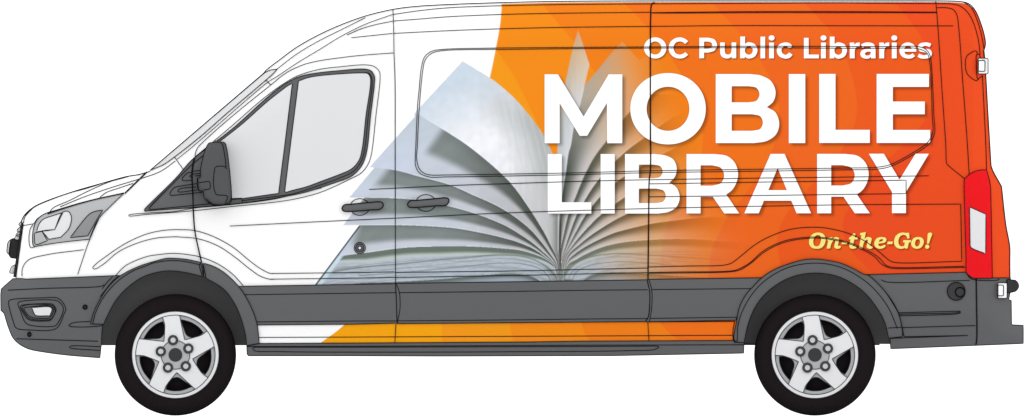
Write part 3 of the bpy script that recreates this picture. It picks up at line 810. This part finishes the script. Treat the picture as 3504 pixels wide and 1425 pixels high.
# ------------------------------------------------------------------ front end
grille = poly('A 155,552 167,552 113,941 97,940')
gr = solid('grille', grille, M_dark, van, -0.02, None)
SL = [('A 163,541 145,548 134,565 140,572 153,580', 0), ('A 152,578 125,598 121,612 147,616', 0), ('A 147,612 120,628 113,642 142,648', 0), ('A 140,636 110,650 106,668 138,672', 0), ('A 106,853 82,868 70,911 99,912', 0)]
for s, _ in SL:
    p = C(s, 4); solid('grille_slat', p, M_lens, gr, -0.03, None); loops('slat_edge', [p], gr, -0.029, 1.8)
em = C('A 140,662* 110,663 75,673 66,720 60,772 78,803* 122,809*'); em2 = C('A 75,673 58,690 50,730 50,765 62,775 68,730')
eo = solid('grille_emblem', em, M_dark, gr, 0, None, halfw=0.16); solid('emblem_face', em2, M_lens, gr, 0, None, halfw=0.165)
def flat_loop(name, pls, parent, y, w=2.0, m=None):
    o = loops(name, pls[:1], parent, 0, w, m)
    for v in o.data.vertices: v.co.y = y
    return o
flat_loop('emblem_edge', [em], gr, -0.162); flat_loop('emblem_edge', [em2], gr, -0.167); loops('grille_edge', [grille], gr, -0.018, 2.0)

hl = C('A 250,722* 238,715 232,670 240,590 265,530 310,492 420,455 600,402 780,362 890,338* 800,425 710,520 660,620 642,670* 540,680 380,700')
head = slab('headlight', hl, M_head, van, 0.008, 0.006, both=True, grid=14.0)
p1 = C('A 262,617* 280,560 312,525 380,500 450,478* 392,600* 330,605*'); p2 = C('A 450,475 490,470 512,510 495,590 437,655* 350,670* 303,613* 392,600*')
p3 = C('A 246,626* 300,613* 340,680* 255,707 248,690'); p4 = C('A 737,460* 700,520 630,645* 503,658* 640,490 680,470')
slab('headlight_lens', p2, M_lens, head, 0.0095, 0.0015, grid=8.0); slab('headlight_lens', p1, M_lens, head, 0.0110, 0.0015, grid=8.0)
slab('indicator_lens', p3, M_head, head, 0.0112, 0.0015, grid=8.0); slab('side_reflector', p4, M_head2, head, 0.0105, 0.002, grid=8.0)
loops('headlight_edge', [hl, p1, p2, p3, p4], head, 0.0130, 2.0)
ribbon('headlight_edge', ['A 340,487 480,440 650,391 890,338'], head, 0.0135, 3.6)

# ------------------------------------------------------------------ pressed lines and gaps of the painted body
PL = 0.0102
ribbon('bonnet_line', ['A 357,473 380,445 500,390 640,320 780,260 920,220', 'A 430,437 600,367 800,298 1000,237', 'A 717,368 760,335 860,300 955,268', 'A 525,330 620,305 715,275',
        'A 1010,235 1150,183 1258,108', 'A 245,558 165,572', 'A 245,555 270,520 350,478', 'A 167,555 178,510 240,442', 'A 178,500 245,440 400,372 530,326'], body, 0.004, 2.0)
ribbon('wing_line', ['A 235,565 215,600 208,690 220,730 250,724', 'A 157,935 160,880 200,820 340,780 600,745', 'A 710,520 640,680 557,922',
        'A 1258,600 M 345,607 470,645 620,725 750,830 820,880 890,915 920,915', 'A 1258,651 M 380,668 520,720 640,800 740,880 820,935 890,957 920,957',
        'A 1258,600 1160,608 1050,633 900,700 750,800 680,855 665,875 678,884 740,850 850,760 1000,692 1130,660 1258,651', 'A 830,930 900,860 1050,795 M 90,780 190,771 300,780 400,800 520,850 620,920 695,1000',
        'A 112,945 164,565'], body, 0.0075, 2.0)
ribbon('bonnet_gap', ['A 895,341 1055,185'], body, 0.006, 4.5)
ribbon('pillar_line', ['C 235,805 330,765 410,710 600,560 800,385 1000,215 1110,120 1150,78', 'C 1150,78 1100,85 1057,105', 'C 430,725 500,670 700,500 900,325 1085,170 D 100,550 250,450 400,360 560,262 735,175 930,105', 'C 413,708 483,808',
        'C 1068,157 1105,193', 'D 100,497 240,390 400,295 560,215 735,128'], body, 0.0105, 2.0)
ribbon('door_gap', [DOOR_TOP.replace('*', '')], door, PL, 2.0)
ribbon('door_gap', ['V 95,330 75,420 63,560 75,800 85,1040', 'V 110,320 88,420 73,560 82,800 88,1040', 'M 335,440 342,560 350,625 395,835'], door, 0.0162, 2.0)
ribbon('door_gap', ['M 338,440 345,560 352,625 398,835'], door, 0.0105, 3.6)
ribbon('door_press_line', ['C 563,705 720,574 850,463 D 0,710 150,600 250,545 400,500 560,480 740,467 800,480 835,515 840,560 I 390,0 360,260 340,330 290,400 200,450 0,540 M 1150,362 1000,393 600,437 340,465 0,492 A 925,502 925,496 1060,482 1258,470 M 340,447 600,423 900,385 1050,352 1258,302'], door, PL, 1.9)
ribbon('roof_line', ['D 603,252 700,210 800,180 935,152', 'D 633,272 930,241'], body, 0.0075, 2.0)
ribbon('roof_line', ['E 515,105 700,78 900,58 1258,43 F 450,34 1258,28 G 360,26 1258,22 H 150,24 620,27 740,30 800,45 850,85 890,150 920,240 935,310 945,420',
        'E 515,152 700,138 900,122 1258,106 F 400,97 1105,89', 'F 1112,92 G 0,90 600,84 1258,84 H 630,88', 'F 1112,94 G 0,95 600,92 1258,92 H 630,92',
        'E 518,241 900,222 1258,209 F 450,198 1258,189 G 400,185 1258,186 H 750,187'], body, PL, 2.0)
ribbon('sliding_door_gap', ['D 932,72 937,200 940,380 948,620 948,1048 I 531,1048 W 1680,800'], sdoor, PL, 2.0)
ribbon('sliding_door_gap', ['O 309,417 302,545', 'P 433,405 441,532'], sdoor, 0.0155, 2.0)
ribbon('sliding_door_gap', ['F 1132,18 1112,32 1104,120 1102,300 1102,1048', 'J 1102,0 1102,388 1094,450 1090,700 1086,1048 P 434,112'], sdoor, PL, 3.8)
ribbon('side_window_press_line', [
        'E 1258,346 870,356 790,370 740,410 718,480 700,650 690,750 677,1048 I 673,300 675,350 700,400 770,432 900,432 1258,427 J 600,415 1095,402 K 400,394 850,388 L 0,381 200,377 300,357 450,280 560,210 600,160 618,110 612,0 H 590,430 575,380 545,350 490,335 300,335 0,335 G 600,333 0,337 F 600,341 0,346',
        'E 1258,355 860,366 790,385 745,430 728,500 700,800 688,1048 I 683,300 700,370 735,405 780,418 900,418 1258,413 J 600,402 1100,388 K 400,380 1258,368 L 200,363 300,343 450,265 550,200 590,150 605,100 600,0 H 582,450 560,380 490,350 300,348 0,348 G 600,344 0,346 F 600,350 0,357'], body, PL, 1.9)
ribbon('side_press_line', ['I 342,522 530,513 900,495 1258,483 J 740,460 1258,450 K 600,441 1258,433 L 575,424', 'M 600,575 1258,543 I 0,752 530,728 1258,693 J 600,673 1258,655 K 600,643 1258,632 L 600,628 804,627* 812,1038* 325,1045 290,1030 220,970 120,895 0,838 K 1130,803 1030,793 850,808 700,860 600,915 480,1010 430,1048 P 1010,2 960,15 700,22 440,29',
        'J 1095,482 K 0,480 600,470 1258,461 L 412,456* 412,552* 0,557* K 600,566 0,573 J 1095,575',
        'N 660,73 O 0,67 300,62', 'O 310,66 1198,54 P 0,45 430,36', 'N 650,112 O 0,105 600,95 1198,85 P 0,76 430,67'], body, PL, 2.0)
ribbon('side_press_line', ['P 440,66 600,63 1020,53 1060,40 1130,0 K 650,966 750,912 850,880 1030,863 1150,876 1258,899 L 100,943 200,998 235,1030 R 235,108 270,118 720,113',
        'P 440,71 600,70 1020,59 1070,45 1140,0 K 660,972 760,918 860,888 1030,871 1150,884 1258,908 L 100,954 190,1008 R 200,95 240,118 272,126 730,120'], body, PL, 1.9)
ribbon('rear_panel_gap', ['H 625,8 640,190 670,650 697,1048 L 703,335 712,347 832,445', 'H 630,57 700,56 750,70 775,105 790,200 820,600 853,1048 L 865,415', 'H 820,15 870,45 900,90 940,200 965,310 978,420',
        'H 960,540 985,1048 L 990,380', 'H 943,390 928,392 915,367 870,385 845,410 838,460 848,525 880,560 920,580 945,555 958,553', 'H 928,385 917,400 916,450 918,520 925,565 932,573'], van, PL, 2.0)
ribbon('body_outline', [path(HOODL, False)], body, 0.006, 2.7, inset=0.5)
ribbon('body_outline', [path(ROOFL, False)], body, 0.0120, 2.7, inset=0.5)

# ------------------------------------------------------------------ tail light, hinges, knob
tail = C('L 832,445* 880,405 930,385 990,381* 1015,480 1022,640 1026,850 R 897,180* 890,187* 775,187* 745,165 732,148* L 842,1000 836,800 832,640 829,480')
tl = slab('tail_light', tail, M_red, van, 0.020, 0.013, both=True, grid=16.0)
rev = C('L 868,655* 872,649* 985,700* 983,983* 880,940 872,925*')
slab('reversing_lens', rev, M_lens, tl, 0.0225, 0.003, grid=8.0)
loops('tail_light_edge', [tail], tl, 0.0215, 2.0); loops('lens_edge', [rev], tl, 0.0240, 2.0)
for w, o, i, r in (('H', (929, 419, 1001, 532), (931, 436, 978, 513), 9), ('R', (931, 216, 989, 313), (932, 230, 966, 297), 8)):
    a = rrect(w, *o, r); b = rrect(w, *i, r * .8)
    h = slab('door_hinge', a, M_white, van, 0.030, 0.028, grid=8.0, both=True)
    slab('hinge_pin', b, M_white, h, 0.034, 0.004, grid=8.0)
    loops('hinge_edge', [a], h, 0.0312, 2.2); loops('hinge_edge', [b], h, 0.0352, 2.2)
kn = C('R 992,196 1000,193 1020,198 1040,200 1058,220 1060,245 1042,268 1010,277* 992,275 988,240')
slab('bumper_stop', kn, M_dark, van, 0.020, 0.06, grid=8.0, both=True); loops('bumper_stop_edge', [kn], van, 0.0215, 2.0)

# ------------------------------------------------------------------ door handles, lock
for hp, ec, par in (('I 165,632 205,628 345,615 425,611 438,618 444,637 425,662 345,670 170,680 152,672 147,655', ell('I', 275, 648, 70, 60, 40), door),
                    ('I 640,602 680,600 815,588 895,582 912,590 915,608 895,635 820,640 640,651 622,643 618,625', ell('I', 749, 619, 72, 60, 40), sdoor)):
    p = C(hp, 4)
    cup = slab('handle_recess', ec, M_white if par is door else M_lens, par, 0.0085, 0.002, grid=None) if False else None
    loops('handle_recess_line', [ec], par, PL, 2.0)
    h = slab('door_handle', p, M_clad, par, 0.036, 0.024, grid=10.0, pillow=0.006, prad=8)
    loops('handle_edge', [p], par, 0.037, 2.8)
lk = slab('door_lock', ell('I', 275, 942, 30, 30), M_clad, door, 0.014, 0.006, grid=8.0)
slab('key_slot', ell('I', 275, 942, 12, 12, 24), M_lens, door, 0.0155, 0.0015, grid=8.0)
loops('lock_ring', [ell('I', 275, 942, 40, 40)], door, PL, 2.0); loops('lock_ring', [ell('I', 275, 942, 30, 30), ell('I', 275, 942, 13, 13, 24)], door, 0.0165, 2.2)

# ------------------------------------------------------------------ mirror
mir = C('V 300,125 325,117 460,110 500,108 530,130 545,190 560,260 590,520 612,780 612,900 600,945 560,965 400,972 330,955 270,900 237,885* 222,780* 165,780* 150,760 138,608* 180,595 186,500 200,400 240,250 270,170', 4)
arm = C('V 137,606* 310,652 320,752* 165,782* 150,765')
for sg in (0,):
    slab('mirror_arm', arm, M_mirror, van, 0.09, 0.08, grid=8.0, both=True)
    mi_ = slab('side_mirror', mir, M_mirror, van, 0.13, 0.09, both=True, grid=8.0, pillow=0.015, prad=12)
    slab('mirror_shoulder', C('V 365,108* 392,80* 418,108*'), M_clad, van, 0.07, 0.06, grid=8.0)
loops('mirror_edge', [mir], mi_, 0.132, 2.2)
ribbon('mirror_crease', ['V 460,112 490,145 505,210 530,360 538,455', 'V 550,478 520,447 500,442 415,443 390,460 375,520 365,640 370,730 390,810 405,832 430,838 540,845 560,855 555,890 525,945',
        'V 168,668 300,652 312,656 318,745 305,755 232,770', 'V 148,610 160,760 175,783', 'V 250,905 320,960 380,980 500,972 580,935 605,900 612,840', 'V 270,895 310,935 350,960'], mi_, 0.1325, 2.0)

# ------------------------------------------------------------------ wheels (built around their centre, outer face towards -y)
QC = (577.0, 625.5)
def wl(pts):   # drawing (window Q) -> local metres
    k = K / 1.99667
    return [((x - QC[0]) * k, -(y - QC[1]) * k) for x, y in pts]
def qp(s):
    old = WIN['Q']; WIN['q'] = (0, 0, 1.0)
    return path('q ' + s, True, 8)
def rot(pts, a):
    c, s = math.cos(a), math.sin(a); return [(x * c - y * s, x * s + y * c) for x, y in pts]
def circ(r, n=72): return [(r * math.cos(2 * math.pi * i / n), r * math.sin(2 * math.pi * i / n)) for i in range(n)]
def disc(name, outer, holes, y, th, m, parent, grid=None):
    sc = 1000.0
    V, T, _ = tri([[(a * sc, b * sc) for a, b in outer]], [[(a * sc, b * sc) for a, b in h] for h in holes], grid)
    n = len(V)
    vs = [(a / sc, y, b / sc) for a, b in V] + [(a / sc, y + th, b / sc) for a, b in V]
    fs = [tuple(t) for t in T] + [tuple(i + n for i in t[::-1]) for t in T]
    use = {}
    for t in T:
        for i in range(len(t)):
            e = (t[i], t[(i + 1) % len(t)])
            if e[::-1] in use: del use[e[::-1]]
            else: use[e] = 1
    fs += [(c, a, a + n, c + n) for a, c in use]
    return link(name, vs, fs, m, parent)
def wribbon(name, pls, y, w, m, parent, closed=True):
    for p in pls: wribbon1(name, [p], y, w, m, parent, closed)
def wribbon1(name, pls, y, w, m, parent, closed=True):
    vs, fs = [], []
    w = w * K * 1.25
    for p in pls:
        Q = np.array(p); n = len(Q)
        d = np.roll(Q, -1, 0) - np.roll(Q, 1, 0)
        if not closed: d[0] = Q[1] - Q[0]; d[-1] = Q[-1] - Q[-2]
        d /= np.maximum(np.linalg.norm(d, axis=1, keepdims=True), 1e-12)
        nn = np.stack([-d[:, 1], d[:, 0]], 1); a = Q + nn * w / 2; b = Q - nn * w / 2; s0 = len(vs)
        vs += [(x, y, z) for x, z in a] + [(x, y, z) for x, z in b]
        for i in range(n if closed else n - 1):
            j = (i + 1) % n; fs.append((s0 + i, s0 + n + i, s0 + n + j, s0 + j))
    return link(name, vs, fs, m, parent)
def lathe(name, prof, m, parent, n=96):
    vs, fs = [], []; k = len(prof)
    for i in range(n):
        a = 2 * math.pi * i / n
        vs += [(r * math.cos(a), y, r * math.sin(a)) for r, y in prof]
    for i in range(n):
        j = (i + 1) % n
        for q in range(k - 1): fs.append((i * k + q, i * k + q + 1, j * k + q + 1, j * k + q))
    return link(name, vs, fs, m, parent, None, [True] * len(fs))
RT = 208.1 * K
def make_wheel():
    w = lathe('wheel', [(0.001, 0.055), (0.235, 0.055), (0.24, 0.19), (0.001, 0.19)], M_tyre, None)
    w.data.name = 'wheel_barrel'
    R1 = 149.5 * K
    lathe('tyre', [(R1 - .004, 0.20), (RT - .05, 0.222), (RT - .012, 0.205), (RT, 0.17), (RT, 0.05), (RT - .012, 0.018), (RT - .04, 0.002), (RT - .075, -0.002), (R1 + .012, 0.006), (R1 - .004, 0.016)], M_tyre, w)
    hole = wl(qp('605,357* 640,523* 700,508 755,490 792,464* 760,430 700,387 650,366'))
    opening = wl(qp('613,384* 632,440 655,492 690,507 730,500 768,473* 740,440 690,406 650,392'))
    Rin = 136 * K
    # pull the hole's outer side exactly to the inner rim circle
    def snap(p):
        o = []
        for x, y in p:
            r = math.hypot(x, y)
            o.append((x * Rin / r, y * Rin / r) if r > Rin - .006 else (x, y))
        return o
    hole = snap(hole)
    hs = [rot(hole, -math.radians(72) * k) for k in range(5)]; os_ = [rot(opening, -math.radians(72) * k) for k in range(5)]
    inset = [[(x * .998, y * .998) for x, y in h] for h in hs]
    disc('rim', circ(R1, 96), inset, 0.008, 0.007, M_alloy, w)
    disc('rim_barrel', circ(R1 - .003, 96), os_, 0.0165, 0.02, M_alloy2, w)
    wribbon('rim_edge', [circ(R1 - .001, 96), circ(Rin, 96)] + hs, 0.0065, 2.0, M_wline, w)
    wribbon('rim_opening_edge', os_, 0.0155, 1.8, M_wline, w)
    disc('wheel_hub', circ(49 * K, 48), [], 0.005, 0.003, M_alloy2, w)
    wribbon('hub_edge', [circ(49 * K, 48)], 0.0042, 2.0, M_wline, w)
    disc('hub_cap', circ(23.5 * K, 36), [], 0.002, 0.003, M_dark, w)
    for x, y in ((561, 525), (666, 582), (648, 703), (526, 713), (477, 602)):
        (cx, cz), = wl([(x, y)])
        a = [(cx + p, cz + q) for p, q in circ(16.5 * K, 24)]; b = [(cx + p, cz + q) for p, q in circ(10.5 * K, 20)]
        disc('lug_nut', a, [], -0.001, 0.006, M_nut, w); disc('nut_cap', b, [], -0.008, 0.0065, mat('nut_face', 'D0D2D3', 0.2, 0.4), w)
        wribbon('nut_edge', [a], -0.002, 2.0, M_wline, w); wribbon('nut_edge', [b], -0.009, 2.2, M_wline, w)
    return w
proto = make_wheel()
def copy_tree(o, parent=None):
    c = o.copy(); col.objects.link(c)
    if parent is not None: c.parent = parent
    for ch in list(o.children): copy_tree(ch, c)
    return c
spots = [(600.2, -1.0, 0), (2788.5, -1.0, 0), (600.2, 1.0, math.pi), (2788.5, 1.0, math.pi)]
ws = [proto] + [copy_tree(proto) for _ in range(3)]
for w, (x, y, rz) in zip(ws, spots):
    w.parent = van; w.location = (float(wx(x)), y, RT + 0.0005); w.rotation_euler = (0, 0, rz)
ws[0]['label'] = 'front wheel with black tyre and five spoke alloy rim'; ws[1]['label'] = 'rear wheel with black tyre and five spoke alloy rim'
# axles
for x in (600, 2788):
    cx = float(wx(x)); vs, fs = [], []
    for i in range(16):
        a = 2 * math.pi * i / 16; vs += [(cx + .05 * math.cos(a), -.83, RT + .05 * math.sin(a)), (cx + .05 * math.cos(a), .83, RT + .05 * math.sin(a))]
    for i in range(16):
        j = (i + 1) % 16; fs.append((2 * i, 2 * i + 1, 2 * j + 1, 2 * j))
    link('axle', vs, fs, M_dark, van)

# ------------------------------------------------------------------ ground
g = 14.0
gm = mat('white_floor', 'FFFFFF', 0.0, 0.9)
go = link('ground', [(-g, -g, 0), (g, -g, 0), (g, g, 0), (-g, g, 0)], [(0, 1, 2, 3)], gm, None); go['kind'] = 'structure'

# ------------------------------------------------------------------ white surround, camera, output
wd_ = bpy.data.worlds.new('World'); scene.world = wd_; wd_.use_nodes = True
bg = wd_.node_tree.nodes['Background']; bg.inputs['Color'].default_value = (1, 1, 1, 1); bg.inputs['Strength'].default_value = 1.34
cam = bpy.data.cameras.new('camera'); cam.type = 'ORTHO'; cam.ortho_scale = 3504 * K
cam.clip_start = 0.1; cam.clip_end = 200
co = bpy.data.objects.new('camera', cam); col.objects.link(co)
co.location = (0, -12, float(wz(712.5))); co.rotation_euler = (math.radians(90), 0, 0)
scene.camera = co
scene.view_settings.view_transform = 'Standard'; scene.view_settings.look = 'None'
scene.view_settings.exposure = 0; scene.view_settings.gamma = 1
scene.render.engine = 'CYCLES'
scene.cycles.max_bounces = 6
